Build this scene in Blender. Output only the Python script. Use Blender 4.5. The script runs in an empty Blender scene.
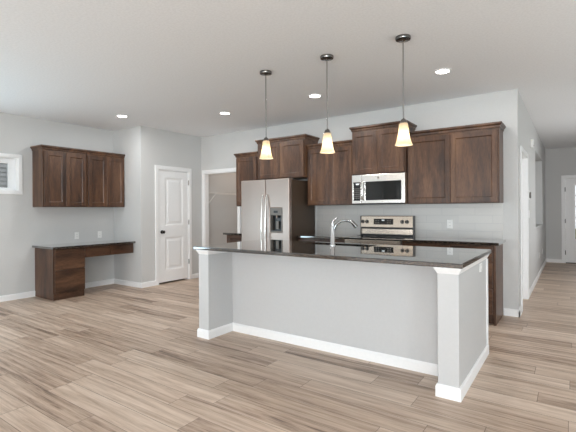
import bpy, bmesh, math, random
from mathutils import Vector, Matrix

# ------------------------------------------------------------------ camera
S = bpy.context.scene
COL = S.collection
F_PX, YAW, ROLL, CY, EYE = 407.65, -0.60899, -0.0060, 210.28, 1.30

cam_data = bpy.data.cameras.new('camera')
cam = bpy.data.objects.new('camera', cam_data)
COL.objects.link(cam)
cam_data.sensor_fit = 'HORIZONTAL'
cam_data.sensor_width = 36.0
cam_data.lens = 36.0 * F_PX / 576.0
cam_data.shift_y = -(216.0 - CY) / 576.0
cam_data.clip_start = 0.05
_f = Vector((math.sin(YAW), math.cos(YAW), 0))
_r0 = Vector((math.cos(YAW), -math.sin(YAW), 0))
_u0 = Vector((0, 0, 1))
_r = _r0 * math.cos(ROLL) + _u0 * math.sin(ROLL)
_u = -_r0 * math.sin(ROLL) + _u0 * math.cos(ROLL)
M = Matrix((_r, _u, -_f)).transposed().to_4x4()
M.translation = Vector((0, 0, EYE))
cam.matrix_world = M
S.camera = cam

# ------------------------------------------------------------------ world, light, exposure
S.view_settings.view_transform = 'Standard'
S.view_settings.look = 'None'
S.view_settings.gamma = 1.0
S.view_settings.use_curve_mapping = False
S.view_settings.exposure = 0.0
S.cycles.max_bounces = 10
S.cycles.diffuse_bounces = 6
S.cycles.caustics_reflective = False
S.cycles.caustics_refractive = False

world = bpy.data.worlds.new('sky')
S.world = world
world.use_nodes = True
wn = world.node_tree.nodes
wn['Background'].inputs[0].default_value = (0.93, 0.96, 1.0, 1)
wn['Background'].inputs[1].default_value = 1.2


def area(name, loc, aim, sx, sy, watts, color):
    d = bpy.data.lights.new(name, 'AREA')
    d.shape = 'RECTANGLE'
    d.size, d.size_y = sx, sy
    d.energy, d.color = watts, color
    o = bpy.data.objects.new(name, d)
    COL.objects.link(o)
    o.location = loc
    o.rotation_euler = Vector(aim).to_track_quat('-Z', 'Y').to_euler()
    return o


# area lamps outside unseen windows of the living room behind and beside the camera,
# most tilted up to brighten the ceiling; dining, right and entry ones are added
area('rear_window_daylight', (-3.3, -6.66, 0.95), (0, 1, 1.0), 5.6, 1.2, 172, (0.93, 0.98, 1.0))
area('patio_door_daylight', (1.9, -6.62, 1.25), (0, 1, 0.5), 2.2, 2.2, 410, (0.96, 0.98, 1.0))
area('side_window_daylight', (-6.98, 0.3, 0.9), (1, 0, 1.0), 2.2, 1.2, 72, (0.64, 0.87, 1.0))
area('added_dining_fill', (3.78, 3.2, 0.6), (-1, 0, 1.6), 2.7, 1.2, 66, (0.86, 0.96, 1.0))  # added fill through an unseen opening, lifts the kitchen ceiling
area('added_right_fill', (3.78, -2.6, 0.9), (-1, 0, 1.0), 3.4, 1.2, 195, (0.66, 0.88, 1.0))  # added side fill from an unseen window, evens out the room
area('added_entry_fill', (1.45, 8.0, 1.45), (-1, 0, 0), 2.0, 1.3, 20, (0.95, 0.98, 1.0))  # added fill that brightens the hall wall head-on

# ------------------------------------------------------------------ materials


def srgb(r, g, b):
    def c(v):
        v /= 255.0
        return v / 12.92 if v <= 0.04045 else ((v + 0.055) / 1.055) ** 2.4
    return (c(r), c(g), c(b), 1.0)


class NT:
    def __init__(self, name):
        self.m = bpy.data.materials.new(name)
        self.m.use_nodes = True
        self.t = self.m.node_tree
        self.b = self.t.nodes['Principled BSDF']

    def n(self, kind, **kw):
        nd = self.t.nodes.new(kind)
        for k, v in kw.items():
            if k.startswith('i_'):
                key = k[2:]
                nd.inputs[int(key) if key.isdigit() else key].default_value = v
            else:
                setattr(nd, k, v)
        return nd

    def l(self, a, b):
        self.t.links.new(a, b)

    def math(self, op, a, b=None, c=None):
        nd = self.n('ShaderNodeMath', operation=op)
        for i, v in enumerate((a, b, c)):
            if v is None:
                continue
            if isinstance(v, (int, float)):
                nd.inputs[i].default_value = v
            else:
                self.l(v, nd.inputs[i])
        return nd.outputs[0]

    def ramp(self, fac, stops):
        nd = self.n('ShaderNodeValToRGB')
        e = nd.color_ramp.elements
        while len(e) < len(stops):
            e.new(0.5)
        for k, (p, c) in enumerate(stops):
            e[k].position, e[k].color = p, c
        self.l(fac, nd.inputs[0])
        return nd.outputs[0]

    def mix(self, fac, a, b, mode='MIX'):
        nd = self.n('ShaderNodeMix', data_type='RGBA', blend_type=mode)
        for sock, v in ((nd.inputs[0], fac), (nd.inputs[6], a), (nd.inputs[7], b)):
            if isinstance(v, (int, float, tuple)):
                sock.default_value = v
            else:
                self.l(v, sock)
        return nd.outputs[2]

    def coords(self, scale=(1, 1, 1), kind='Object'):
        tc = self.n('ShaderNodeTexCoord')
        mp = self.n('ShaderNodeMapping')
        mp.inputs['Scale'].default_value = scale
        self.l(tc.outputs[kind], mp.inputs[0])
        return mp.outputs[0]

    def bump(self, h, strength, dist=0.002):
        b = self.n('ShaderNodeBump')
        b.inputs['Strength'].default_value = strength
        b.inputs['Distance'].default_value = dist
        self.l(h, b.inputs['Height'])
        self.l(b.outputs[0], self.b.inputs['Normal'])

    def set(self, **kw):
        for k, v in kw.items():
            self.b.inputs[k.replace('_', ' ')].default_value = v
        return self


def plain(name, col, rough=0.5, metal=0.0, noise=0.04, scale=40.0, bump=0.0):
    t = NT(name)
    t.set(Roughness=rough, Metallic=metal)
    nz = t.n('ShaderNodeTexNoise', i_Scale=scale)
    t.l(t.coords(), nz.inputs['Vector'])
    d = tuple(max(0, c * (1 - noise)) for c in col[:3]) + (1,)
    u = tuple(min(1, c * (1 + noise)) for c in col[:3]) + (1,)
    t.l(t.ramp(nz.outputs[0], [(0.35, d), (0.65, u)]), t.b.inputs['Base Color'])
    if bump:
        t.bump(nz.outputs[0], bump)
    return t.m


def wood(name, grain, dark, mid, light, rough=0.36):
    t = NT(name)
    oi = t.n('ShaderNodeObjectInfo')
    mp = t.coords(grain)
    ad = t.n('ShaderNodeVectorMath', operation='ADD')
    t.l(mp, ad.inputs[0])
    sc = t.n('ShaderNodeVectorMath', operation='SCALE')
    cb = t.n('ShaderNodeCombineXYZ', i_0=37.0, i_1=53.0, i_2=19.0)
    t.l(cb.outputs[0], sc.inputs[0])
    t.l(oi.outputs['Random'], sc.inputs['Scale'])
    t.l(sc.outputs[0], ad.inputs[1])
    n1 = t.n('ShaderNodeTexNoise', i_Scale=3.2, i_Detail=6.0, i_Roughness=0.62, i_Distortion=0.6)
    n2 = t.n('ShaderNodeTexNoise', i_Scale=22.0, i_Detail=3.0)
    n3 = t.n('ShaderNodeTexNoise', i_Scale=0.8, i_Detail=2.0)
    for q in (n1, n2, n3):
        t.l(ad.outputs[0], q.inputs['Vector'])
    v = t.math('ADD', t.math('MULTIPLY', n1.outputs[0], 0.42), t.math('MULTIPLY', n2.outputs[0], 0.22))
    v = t.math('ADD', v, t.math('MULTIPLY', n3.outputs[0], 0.44))
    t.l(t.ramp(v, [(0.40, dark), (0.53, mid), (0.68, light)]), t.b.inputs['Base Color'])
    t.set(Roughness=rough)
    t.bump(n2.outputs[0], 0.08, 0.001)
    return t.m


def plank_floor(name):
    t = NT(name)
    tc = t.n('ShaderNodeTexCoord')
    sp = t.n('ShaderNodeSeparateXYZ')
    t.l(tc.outputs['Object'], sp.inputs[0])
    x, y = sp.outputs[0], sp.outputs[1]
    W, L = 0.178, 1.22
    row = t.math('FLOOR', t.math('DIVIDE', y, W))
    wn1 = t.n('ShaderNodeTexWhiteNoise', noise_dimensions='1D')
    t.l(row, wn1.inputs['W'])
    u = t.math('ADD', t.math('DIVIDE', x, L), t.math('MULTIPLY', wn1.outputs['Value'], 7.0))
    pid = t.math('FLOOR', u)
    cb = t.n('ShaderNodeCombineXYZ')
    t.l(row, cb.inputs[0])
    t.l(pid, cb.inputs[1])
    wn2 = t.n('ShaderNodeTexWhiteNoise', noise_dimensions='2D')
    t.l(cb.outputs[0], wn2.inputs['Vector'])
    tone = wn2.outputs['Value']
    # grain drawn out along the plank, shifted for every plank
    gx = t.math('ADD', t.math('MULTIPLY', x, 0.75), t.math('MULTIPLY', tone, 41.0))
    gy = t.math('ADD', t.math('MULTIPLY', y, 15.0), t.math('MULTIPLY', tone, 17.0))
    gv = t.n('ShaderNodeCombineXYZ')
    t.l(gx, gv.inputs[0])
    t.l(gy, gv.inputs[1])
    n1 = t.n('ShaderNodeTexNoise', i_Scale=1.5, i_Detail=8.0, i_Roughness=0.66, i_Distortion=0.5)
    n2 = t.n('ShaderNodeTexNoise', i_Scale=7.0, i_Detail=4.0, i_Roughness=0.7)
    t.l(gv.outputs[0], n1.inputs['Vector'])
    t.l(gv.outputs[0], n2.inputs['Vector'])
    v = t.math('ADD', t.math('MULTIPLY', n1.outputs[0], 0.72), t.math('MULTIPLY', n2.outputs[0], 0.28))
    v = t.math('ADD', v, t.math('MULTIPLY', t.math('SUBTRACT', tone, 0.5), 0.16))
    col = t.ramp(v, [(0.31, srgb(104, 83, 69)), (0.43, srgb(175, 151, 132)), (0.56, srgb(204, 182, 163)), (0.72, srgb(225, 207, 191))])
    # seams
    fy = t.math('FRACT', t.math('DIVIDE', y, W))
    dy = t.math('MULTIPLY', t.math('MINIMUM', fy, t.math('SUBTRACT', 1.0, fy)), W)
    fx = t.math('FRACT', u)
    dx = t.math('MULTIPLY', t.math('MINIMUM', fx, t.math('SUBTRACT', 1.0, fx)), L)
    seam = t.math('LESS_THAN', t.math('MINIMUM', dx, dy), 0.0018)
    t.l(t.mix(t.math('MULTIPLY', seam, 0.7), col, srgb(78, 62, 52)), t.b.inputs['Base Color'])
    t.set(Roughness=0.42)
    t.b.inputs['Specular IOR Level'].default_value = 0.45
    t.bump(v, 0.06, 0.001)
    return t.m


def granite(name):
    t = NT(name)
    co = t.coords()
    v1 = t.n('ShaderNodeTexVoronoi', i_Scale=150.0)
    n1 = t.n('ShaderNodeTexNoise', i_Scale=90.0, i_Detail=4.0)
    t.l(co, v1.inputs['Vector'])
    t.l(co, n1.inputs['Vector'])
    base = t.ramp(n1.outputs[0], [(0.42, srgb(10, 9, 9)), (0.58, srgb(32, 28, 26)), (0.72, srgb(104, 94, 84))])
    sp = t.n('ShaderNodeSeparateColor')
    t.l(v1.outputs['Color'], sp.inputs[0])
    fleck = t.math('GREATER_THAN', sp.outputs[0], 0.88)
    t.l(t.mix(t.math('MULTIPLY', fleck, 0.6), base, srgb(128, 112, 98)), t.b.inputs['Base Color'])
    t.set(Roughness=0.03)
    t.b.inputs['Specular IOR Level'].default_value = 1.0
    t.b.inputs['Coat Weight'].default_value = 1.0
    t.b.inputs['Coat Roughness'].default_value = 0.02
    t.b.inputs['Coat IOR'].default_value = 1.6
    return t.m


def tiles(name):
    t = NT(name)
    tc = t.n('ShaderNodeTexCoord')
    sp = t.n('ShaderNodeSeparateXYZ')
    t.l(tc.outputs['Object'], sp.inputs[0])
    cb = t.n('ShaderNodeCombineXYZ')
    t.l(sp.outputs[0], cb.inputs[0])
    t.l(sp.outputs[2], cb.inputs[1])
    br = t.n('ShaderNodeTexBrick', offset=0.5)
    t.l(cb.outputs[0], br.inputs['Vector'])
    br.inputs['Color1'].default_value = srgb(199, 197, 193)
    br.inputs['Color2'].default_value = srgb(194, 192, 189)
    br.inputs['Mortar'].default_value = srgb(176, 176, 177)
    br.inputs['Scale'].default_value = 1.0
    br.inputs['Mortar Size'].default_value = 0.0018
    br.inputs['Mortar Smooth'].default_value = 0.2
    br.inputs['Brick Width'].default_value = 0.405
    br.inputs['Row Height'].default_value = 0.102
    t.l(br.outputs['Color'], t.b.inputs['Base Color'])
    t.set(Roughness=0.22)
    b = t.math('SUBTRACT', 1.0, br.outputs['Fac'])
    t.bump(b, 0.25, 0.002)
    return t.m


def brushed(name, col, rough, stretch=(1, 1, 120), metal=0.85):
    t = NT(name)
    nz = t.n('ShaderNodeTexNoise', i_Scale=6.0, i_Detail=3.0)
    t.l(t.coords(stretch), nz.inputs['Vector'])
    t.l(t.ramp(nz.outputs[0], [(0.3, tuple(c * 0.94 for c in col[:3]) + (1,)), (0.7, col)]), t.b.inputs['Base Color'])
    t.set(Roughness=rough, Metallic=metal)
    return t.m


def emitter(name, col, strength):
    t = NT(name)
    t.b.inputs['Emission Color'].default_value = col
    t.b.inputs['Emission Strength'].default_value = strength
    t.b.inputs['Base Color'].default_value = (0.8, 0.8, 0.8, 1)
    return t.m


def shade_glass(name):
    t = NT(name)
    t.t.nodes.remove(t.b)
    out = t.t.nodes['Material Output']
    nz = t.n('ShaderNodeTexNoise', i_Scale=14.0, i_Detail=3.0)
    t.l(t.coords(), nz.inputs['Vector'])
    c = t.ramp(nz.outputs[0], [(0.3, srgb(246, 234, 212)), (0.7, srgb(252, 244, 228))])
    tr = t.n('ShaderNodeBsdfTranslucent')
    df = t.n('ShaderNodeBsdfDiffuse')
    gl = t.n('ShaderNodeBsdfGlossy', i_Roughness=0.15)
    m1 = t.n('ShaderNodeMixShader', i_0=0.42)
    m2 = t.n('ShaderNodeMixShader', i_0=0.05)
    t.l(c, tr.inputs[0])
    t.l(c, df.inputs[0])
    t.l(tr.outputs[0], m1.inputs[1])
    t.l(df.outputs[0], m1.inputs[2])
    t.l(m1.outputs[0], m2.inputs[1])
    t.l(gl.outputs[0], m2.inputs[2])
    t.l(m2.outputs[0], out.inputs[0])
    return t.m


def window_glass(name):
    t = NT(name)
    t.t.nodes.remove(t.b)
    out = t.t.nodes['Material Output']
    tr = t.n('ShaderNodeBsdfTransparent', i_0=(0.96, 0.98, 0.98, 1))
    gl = t.n('ShaderNodeBsdfGlossy', i_Roughness=0.02)
    fr = t.n('ShaderNodeFresnel', i_0=1.45)
    m = t.n('ShaderNodeMixShader')
    t.l(fr.outputs[0], m.inputs[0])
    t.l(tr.outputs[0], m.inputs[1])
    t.l(gl.outputs[0], m.inputs[2])
    t.l(m.outputs[0], out.inputs[0])
    return t.m


WALL = plain('wall_paint', srgb(204, 204, 203), 0.7, 0, 0.012, 60, 0.05)
CEIL = plain('ceiling_paint', srgb(242, 243, 245), 0.85, 0, 0.03, 55, 0.25)
TRIM = plain('white_trim_paint', srgb(240, 240, 240), 0.38, 0, 0.01)
ISLAND = plain('island_white_paint', srgb(196, 196, 196), 0.5, 0, 0.01)
FLOOR = plank_floor('vinyl_planks')
_wd = (srgb(46, 29, 20), srgb(79, 53, 37), srgb(110, 79, 57))
WOOD_V = wood('stained_wood_vertical', (5, 5, 0.75), *_wd)
WOOD_X = wood('stained_wood_along_x', (0.75, 5, 5), *_wd)
WOOD_Y = wood('stained_wood_along_y', (5, 0.75, 5), *_wd)
GRANITE = granite('dark_granite')
TILE = tiles('white_subway_tile')
STEEL = brushed('stainless_steel', srgb(172, 158, 150), 0.36)
STEEL_H = brushed('stainless_steel_trim', srgb(222, 220, 216), 0.22, (1, 1, 60))
CHROME = plain('polished_chrome', srgb(210, 210, 212), 0.08, 1.0, 0.01)
NICKEL = plain('brushed_nickel', srgb(132, 129, 126), 0.22, 1.0, 0.02)
SPOUT = plain('satin_chrome', srgb(168, 167, 166), 0.14, 1.0, 0.01)
RANGE_STEEL = brushed('range_stainless', srgb(208, 196, 182), 0.26, (1, 1, 60))
BRONZE = plain('dark_bronze', srgb(50, 45, 41), 0.35, 0.8, 0.04)
FRIDGE_SIDE = plain('fridge_side_paint', srgb(70, 56, 44), 0.5, 0.1, 0.03)
SHADED_STEEL = plain('shaded_steel_brown', srgb(112, 92, 76), 0.5, 0.0, 0.03)  # stainless side with its shadow put into the brown base colour
BLACK = plain('black_plastic', srgb(20, 20, 21), 0.3, 0, 0.05)
BLACK_GLASS = plain('black_glass', srgb(10, 11, 12), 0.06, 0, 0.02)
GREY_PLASTIC = plain('grey_plastic', srgb(112, 108, 103), 0.4, 0, 0.03)
WHITE_PLASTIC = plain('white_plastic', srgb(238, 238, 236), 0.35, 0, 0.01)
WIRE = plain('white_coated_wire', srgb(232, 230, 226), 0.4, 0, 0.01)
LENS = emitter('lamp_lens', (1.0, 0.96, 0.88, 1), 14.0)
BULB = emitter('warm_bulb', (1.0, 0.88, 0.68, 1), 32.0)
CLOCK = emitter('clock_digits', (0.85, 0.95, 1.0, 1), 0.45)
SHADE = shade_glass('alabaster_glass')
PANE = window_glass('clear_pane')
VINYL = plain('white_vinyl', srgb(240, 241, 242), 0.35, 0, 0.01)
SIDING = plain('blue_grey_siding', srgb(172, 170, 172), 0.7, 0, 0.05, 8)
CONCRETE = plain('pale_concrete', srgb(190, 188, 182), 0.85, 0, 0.06, 6)
LAWN = plain('mown_grass', srgb(96, 112, 66), 0.9, 0, 0.25, 12)

# ------------------------------------------------------------------ mesh helpers


def box(bm, x0, x1, y0, y1, z0, z1):
    v = [bm.verts.new(p) for p in ((x0, y0, z0), (x1, y0, z0), (x1, y1, z0), (x0, y1, z0),
                                   (x0, y0, z1), (x1, y0, z1), (x1, y1, z1), (x0, y1, z1))]
    for f in ((3, 2, 1, 0), (4, 5, 6, 7), (0, 1, 5, 4), (1, 2, 6, 5), (2, 3, 7, 6), (3, 0, 4, 7)):
        bm.faces.new([v[i] for i in f])
    return bm


def B(*a):
    return box(bmesh.new(), *a)


def rings(loops, cap=True, closed=True):
    """skin a list of equally long vertex loops"""
    bm = bmesh.new()
    vv = [[bm.verts.new(p) for p in lp] for lp in loops]
    n = len(vv[0])
    for a, b in zip(vv, vv[1:]):
        for i in range(n if closed else n - 1):
            j = (i + 1) % n
            bm.faces.new((a[i], a[j], b[j], b[i]))
    if cap:
        bm.faces.new(list(reversed(vv[0])))
        bm.faces.new(vv[-1])
    return bm


def lathe(cx, cy, prof, n=32, cap=True):
    return rings([[(cx + r * math.cos(2 * math.pi * i / n), cy + r * math.sin(2 * math.pi * i / n), z)
                   for i in range(n)] for r, z in prof], cap)


def tube(pts, rad, n=12):
    """round tube through points; rad is a number or one per point"""
    pts = [Vector(p) for p in pts]
    if isinstance(rad, (int, float)):
        rad = [rad] * len(pts)
    loops, side = [], None
    for i, p in enumerate(pts):
        d = (pts[min(i + 1, len(pts) - 1)] - pts[max(i - 1, 0)]).normalized()
        if side is None:
            side = d.orthogonal().normalized()
        side = (side - d * side.dot(d)).normalized()
        up = d.cross(side)
        loops.append([tuple(p + (side * math.cos(2 * math.pi * k / n) + up * math.sin(2 * math.pi * k / n)) * rad[i]) for k in range(n)])
    return rings(loops)


def disc(axis, c, r, depth, n=24, r2=None):
    """short cylinder whose axis is x, y or z, starting at c and running depth"""
    d = {'x': (1, 0, 0), 'y': (0, 1, 0), 'z': (0, 0, 1)}[axis]
    c = Vector(c)
    return tube([c, c + Vector(d) * depth], [r, r if r2 is None else r2], n)


def grid_solid(us, zs, holes, fmap, t0, t1, panels=(), steps=()):
    """a slab in the (u, z) plane from depth t0 to t1 with cells left out (holes) and cells pressed in (panels).
    fmap(u, v, z) -> world; the face at depth t1 is the one that shows."""
    bm = bmesh.new()
    def inside(u, z, rects):
        return any(r[0] < u < r[1] and r[2] < z < r[3] for r in rects)
    us = sorted(set(round(u, 5) for u in us))
    zs = sorted(set(round(z, 5) for z in zs))
    cells = {}
    for i in range(len(us) - 1):
        for j in range(len(zs) - 1):
            cells[i, j] = not inside((us[i] + us[i + 1]) / 2, (zs[j] + zs[j + 1]) / 2, holes)
    vt = {}
    def V(i, j, k):
        if (i, j, k) not in vt:
            vt[i, j, k] = bm.verts.new((us[i], (t0, t1)[k], zs[j]))
        return vt[i, j, k]
    fronts = []
    for (i, j), on in cells.items():
        if not on:
            continue
        f = bm.faces.new((V(i, j, 1), V(i + 1, j, 1), V(i + 1, j + 1, 1), V(i, j + 1, 1)))
        fronts.append(f)
        bm.faces.new((V(i, j, 0), V(i, j + 1, 0), V(i + 1, j + 1, 0), V(i + 1, j, 0)))
        for (di, dj, a, b) in ((-1, 0, (i, j), (i, j + 1)), (1, 0, (i + 1, j + 1), (i + 1, j)),
                               (0, -1, (i + 1, j), (i, j)), (0, 1, (i, j + 1), (i + 1, j + 1))):
            if not cells.get((i + di, j + dj), False):
                bm.faces.new((V(*a, 1), V(*b, 1), V(*b, 0), V(*a, 0)))
    if panels:
        bm.normal_update()
        sel = []
        for f in fronts:
            c = f.calc_center_median()
            if inside(c.x, c.z, panels):
                sel.append(f)
        sgn = 1 if t1 > t0 else -1
        for th, dp in steps:
            for f in sel:
                f.normal_update()
                d = dp if f.normal.y * sgn > 0 else -dp
                bmesh.ops.inset_region(bm, faces=[f], thickness=th, depth=d, use_even_offset=True)
    for v in bm.verts:
        v.co = Vector(fmap(v.co.x, v.co.y, v.co.z))
    return bm


def wpos(o):
    p = Vector((0, 0, 0))
    while o is not None:
        p += o.location
        o = o.parent
    return p


def obj(name, bm, mat, parent=None, bevel=0.0, smooth=False, seg=2):
    bmesh.ops.recalc_face_normals(bm, faces=bm.faces)
    me = bpy.data.meshes.new(name)
    if parent is not None:
        off = wpos(parent)
        for v in bm.verts:
            v.co -= off
    bm.to_mesh(me)
    bm.free()
    me.materials.append(mat)
    o = bpy.data.objects.new(name, me)
    COL.objects.link(o)
    if parent is not None:
        o.parent = parent
    if smooth:
        for p in me.polygons:
            p.use_smooth = True
        me.set_sharp_from_angle(angle=math.radians(40))
    if bevel:
        m = o.modifiers.new('edge', 'BEVEL')
        m.width, m.segments, m.limit_method = bevel, seg, 'ANGLE'
        m.angle_limit = math.radians(40)
    return o


def tag(o, label, cat, group=None):
    o['label'], o['category'] = label, cat
    if group:
        o['group'] = group
    return o


def thing(name, loc, label, cat, group=None):
    o = bpy.data.objects.new(name, None)
    o.empty_display_size = 0.1
    COL.objects.link(o)
    o.location = loc
    return tag(o, label, cat, group)


def struct(name, bm, mat, bevel=0.0):
    o = obj(name, bm, mat, None, bevel)
    o['kind'] = 'structure'
    return o


def sroot(name, loc):
    o = bpy.data.objects.new(name, None)
    o.empty_display_size = 0.1
    COL.objects.link(o)
    o.location = loc
    o['kind'] = 'structure'
    return o


def dup(root, loc, label, group=None):
    r = root.copy()
    COL.objects.link(r)
    r.location = loc
    r['label'] = label
    if group:
        r['group'] = group
    for ch in list(root.children):
        c = ch.copy()
        COL.objects.link(c)
        c.parent = r
        for g in list(ch.children):
            d = g.copy()
            COL.objects.link(d)
            d.parent = c
    return r


# ------------------------------------------------------------------ room measures (metres)
HC = 2.745                      # ceiling height
XL, XR = -6.785, 3.6            # left wall, right wall of the living room
YR = -6.5                       # rear wall behind the camera
YS, XS = 4.235, -5.985          # face of the short return wall and of the closet door wall
YB, XH = 5.605, -0.535          # kitchen wall face, hall wall face
YF = 11.75                      # front wall
XP = -4.55                      # pantry right wall
YP = 7.1                        # pantry back wall
TW = 0.12


def on_left(x):                 # maps (u along y, outward v, z) for faces looking to +x
    return lambda u, v, z: (x + v, u, z)


def on_back(y):                 # faces looking to -y
    return lambda u, v, z: (u, y - v, z)


def on_right(x):                # faces looking to -x
    return lambda u, v, z: (x - v, u, z)


def on_rear(y):                 # faces looking to +y
    return lambda u, v, z: (u, y + v, z)


def wall(name, fmap, u0, u1, holes=(), mat=None, t=TW):
    us = [u0, u1] + [r[0] for r in holes] + [r[1] for r in holes]
    zs = [0, HC] + [r[2] for r in holes] + [r[3] for r in holes]
    us = [u for u in us if u0 - 1e-6 <= u <= u1 + 1e-6]
    zs = [max(0, z) for z in zs]
    return struct(name, grid_solid(us, zs, holes, fmap, -t, 0), mat or WALL)


# floor and ceiling
struct('floor', B(XL - 0.1, XR + 0.1, YR - 0.1, YF + 0.1, -0.12, 0), FLOOR)
struct('ceiling', B(XL - 0.12, XR + 0.12, YR - 0.12, YF + 0.12, HC, HC + 0.12), CEIL)

# walls
WIN = (1.83, 2.69, 1.612, 2.102)
wall('wall_left', on_left(XL), YR, YS, [WIN, (-4.6, -1.2, 0.5, 2.3), (-0.8, 1.4, 0.5, 2.3)])
wall('wall_return', on_back(YS), XL - TW, XS - TW)
DR = (4.582, 5.278, 0, 2.040)
wall('wall_closet', on_left(XS), YS, YP + TW, [(DR[0], DR[1], -1, DR[3])])
OP = (-5.888, -5.03, 0, 2.025)
wall('wall_back', on_back(YB), XS, XH - 0.17, [(OP[0], OP[1], -1, OP[3])], t=0.09)
HD = (5.93, 6.775, 0, 2.035)
NI = (8.45, 10.45, 0.965, 2.34)
wall('wall_hall', on_left(XH), YB, YF, [(HD[0], HD[1], -1, HD[3]), NI], t=0.17)
struct('wall_niche', B(XH - 0.32, XH - 0.171, NI[0] - 0.2, NI[1] + 0.2, 0, HC), WALL)
FD = (-0.145, 0.775, 0, 2.02)
wall('wall_front', on_back(YF), XH - 0.17, 1.42, [(FD[0], FD[1], -1, FD[3])])
wall('wall_entry', on_right(1.3), YB, YF, [(6.95, 9.05, 0.75, 2.15)])
wall('wall_living', on_back(YB), 1.3, XR)
wall('wall_right', on_right(XR), YR, YB + TW, [(1.8, 4.6, -1, 2.3), (-4.3, -0.9, 0.5, 2.3)])
wall('wall_rear', on_rear(YR), XL, XR, [(-6.1, -0.5, 0.4, 2.45), (0.8, 3.0, -1, 2.3)])
wall('wall_pantry_back', on_back(YP), XS, XP)
wall('wall_pantry_right', on_right(XP), YB + 0.09, YP)
# room beyond the closed hall door and the closet, so that no daylight leaks under the doors
struct('wall_bedroom', B(-2.0, -1.9, YB + TW, 7.6, 0, HC), WALL)
struct('wall_bedroom_end', B(-1.9, XH - 0.17, 7.5, 7.6, 0, HC), WALL)
struct('wall_closet_back', B(XL - TW, XL, YS + TW, YP + TW, 0, HC), WALL)
struct('wall_closet_end', B(XL, XS - TW, YP, YP + TW, 0, HC), WALL)


# casings: an upside-down U
def casing(name, fmap, u0, u1, top, w=0.066, t=0.017, sides=(1, 1), bottom=None):
    z0 = 0.0
    hole = (u0, u1, -1, top)
    a, b = u0 - (w if sides[0] else 0), u1 + (w if sides[1] else 0)
    if bottom is not None:
        z0, hole = bottom - w, (u0, u1, bottom, top)
    zs = [z0, top, top + w] + ([bottom] if bottom is not None else [])
    return struct(name, grid_solid([a, u0, u1, b], zs, [hole], fmap, 0.0, t), TRIM, 0.005)


def jamb(name, fmap, u0, u1, top, depth, t=0.012):
    """lining of an opening, running back through the wall"""
    return struct(name, grid_solid([u0, u0 + t, u1 - t, u1], [0, top - t, top], [(u0 + t, u1 - t, -1, top - t)], fmap, -depth, 0.002), TRIM)


casing('trim_1', on_left(XS), DR[0], DR[1], DR[3])
jamb('trim_2', on_left(XS), DR[0], DR[1], DR[3], TW)
casing('trim_3', on_back(YB), OP[0], OP[1], OP[3])
jamb('trim_4', on_back(YB), OP[0], OP[1], OP[3], 0.09)
casing('trim_5', on_left(XH), HD[0], HD[1], HD[3], 0.06)
jamb('trim_6', on_left(XH), HD[0], HD[1], HD[3], 0.17)
casing('trim_7', on_back(YF), FD[0], FD[1], FD[3], 0.07)
jamb('trim_8', on_back(YF), FD[0], FD[1], FD[3], TW)


# baseboards: profile with an eased top edge
BBH, BBT = 0.088, 0.014


def baseboard(name, fmap, u0, u1, h=BBH, t=BBT, parent=None, mat=None, extra=()):
    prof = ((0, 0), (t, 0), (t, h * 0.82), (t * 0.45, h), (0, h))
    bm = rings([[fmap(u, v, z) for v, z in prof] for u in (u0, u1)])
    if parent is not None:
        return obj(name, bm, mat or TRIM, parent)
    return struct(name, bm, TRIM)


baseboard('baseboard_left', on_left(XL), YR, 2.9118)
baseboard('baseboard_desk', on_left(XL), 3.36, YS)
baseboard('baseboard_return', on_back(YS), XL + BBT, XS + BBT)
baseboard('baseboard_closet_near', on_left(XS), YS, DR[0] - 0.066)
baseboard('baseboard_closet_far', on_left(XS), DR[1] + 0.066, YB)
baseboard('baseboard_back', on_back(YB), -0.695, XH + BBT)
baseboard('baseboard_hall_near', on_left(XH), YB - BBT, HD[0] - 0.06)
baseboard('baseboard_hall_far', on_left(XH), HD[1] + 0.06, YF)
baseboard('baseboard_front', on_back(YF), XH + BBT, FD[0] - 0.07)
baseboard('baseboard_entry', on_right(1.3), YB, YF)
baseboard('baseboard_pantry', on_left(XS), YB + 0.09, YP)

# ------------------------------------------------------------------ doors


def hinge(parent, c, axis_out, h=0.09, mat=NICKEL):
    x, y, z = c
    bm = tube([(x, y, z - h / 2), (x, y, z + h / 2)], 0.008, 10)
    return obj('hinge', bm, mat, parent, smooth=True)


door1 = sroot('door_1', (XS, (DR[0] + DR[1]) / 2, 0))
a, b = DR[0] + 0.015, DR[1] - 0.015
pan = [(4.735, 5.150, 1.036, 1.905), (4.735, 5.150, 0.235, 0.834)]
obj('door_slab', grid_solid([a, 4.735, 5.150, b], [0.030, 0.235, 0.834, 1.036, 1.905, 2.024], [], on_left(XS), -0.045, -0.008,
                            pan, [(0.012, -0.004), (0.014, -0.007), (0.03, 0.0), (0.02, 0.007)]), TRIM, door1)
kb = obj('door_knob', tube([(XS - 0.01, 4.665, 0.927), (XS + 0.003, 4.665, 0.927), (XS + 0.004, 4.665, 0.927), (XS + 0.02, 4.665, 0.927),
                            (XS + 0.03, 4.665, 0.927), (XS + 0.05, 4.665, 0.927), (XS + 0.062, 4.665, 0.927)],
                           [0.032, 0.032, 0.014, 0.012, 0.024, 0.029, 0.016], 20), BRONZE, door1, smooth=True)
for z in (1.832, 1.088, 0.344):
    hinge(door1, (XS + 0.010, DR[1] - 0.010, z), 'x')

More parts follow.
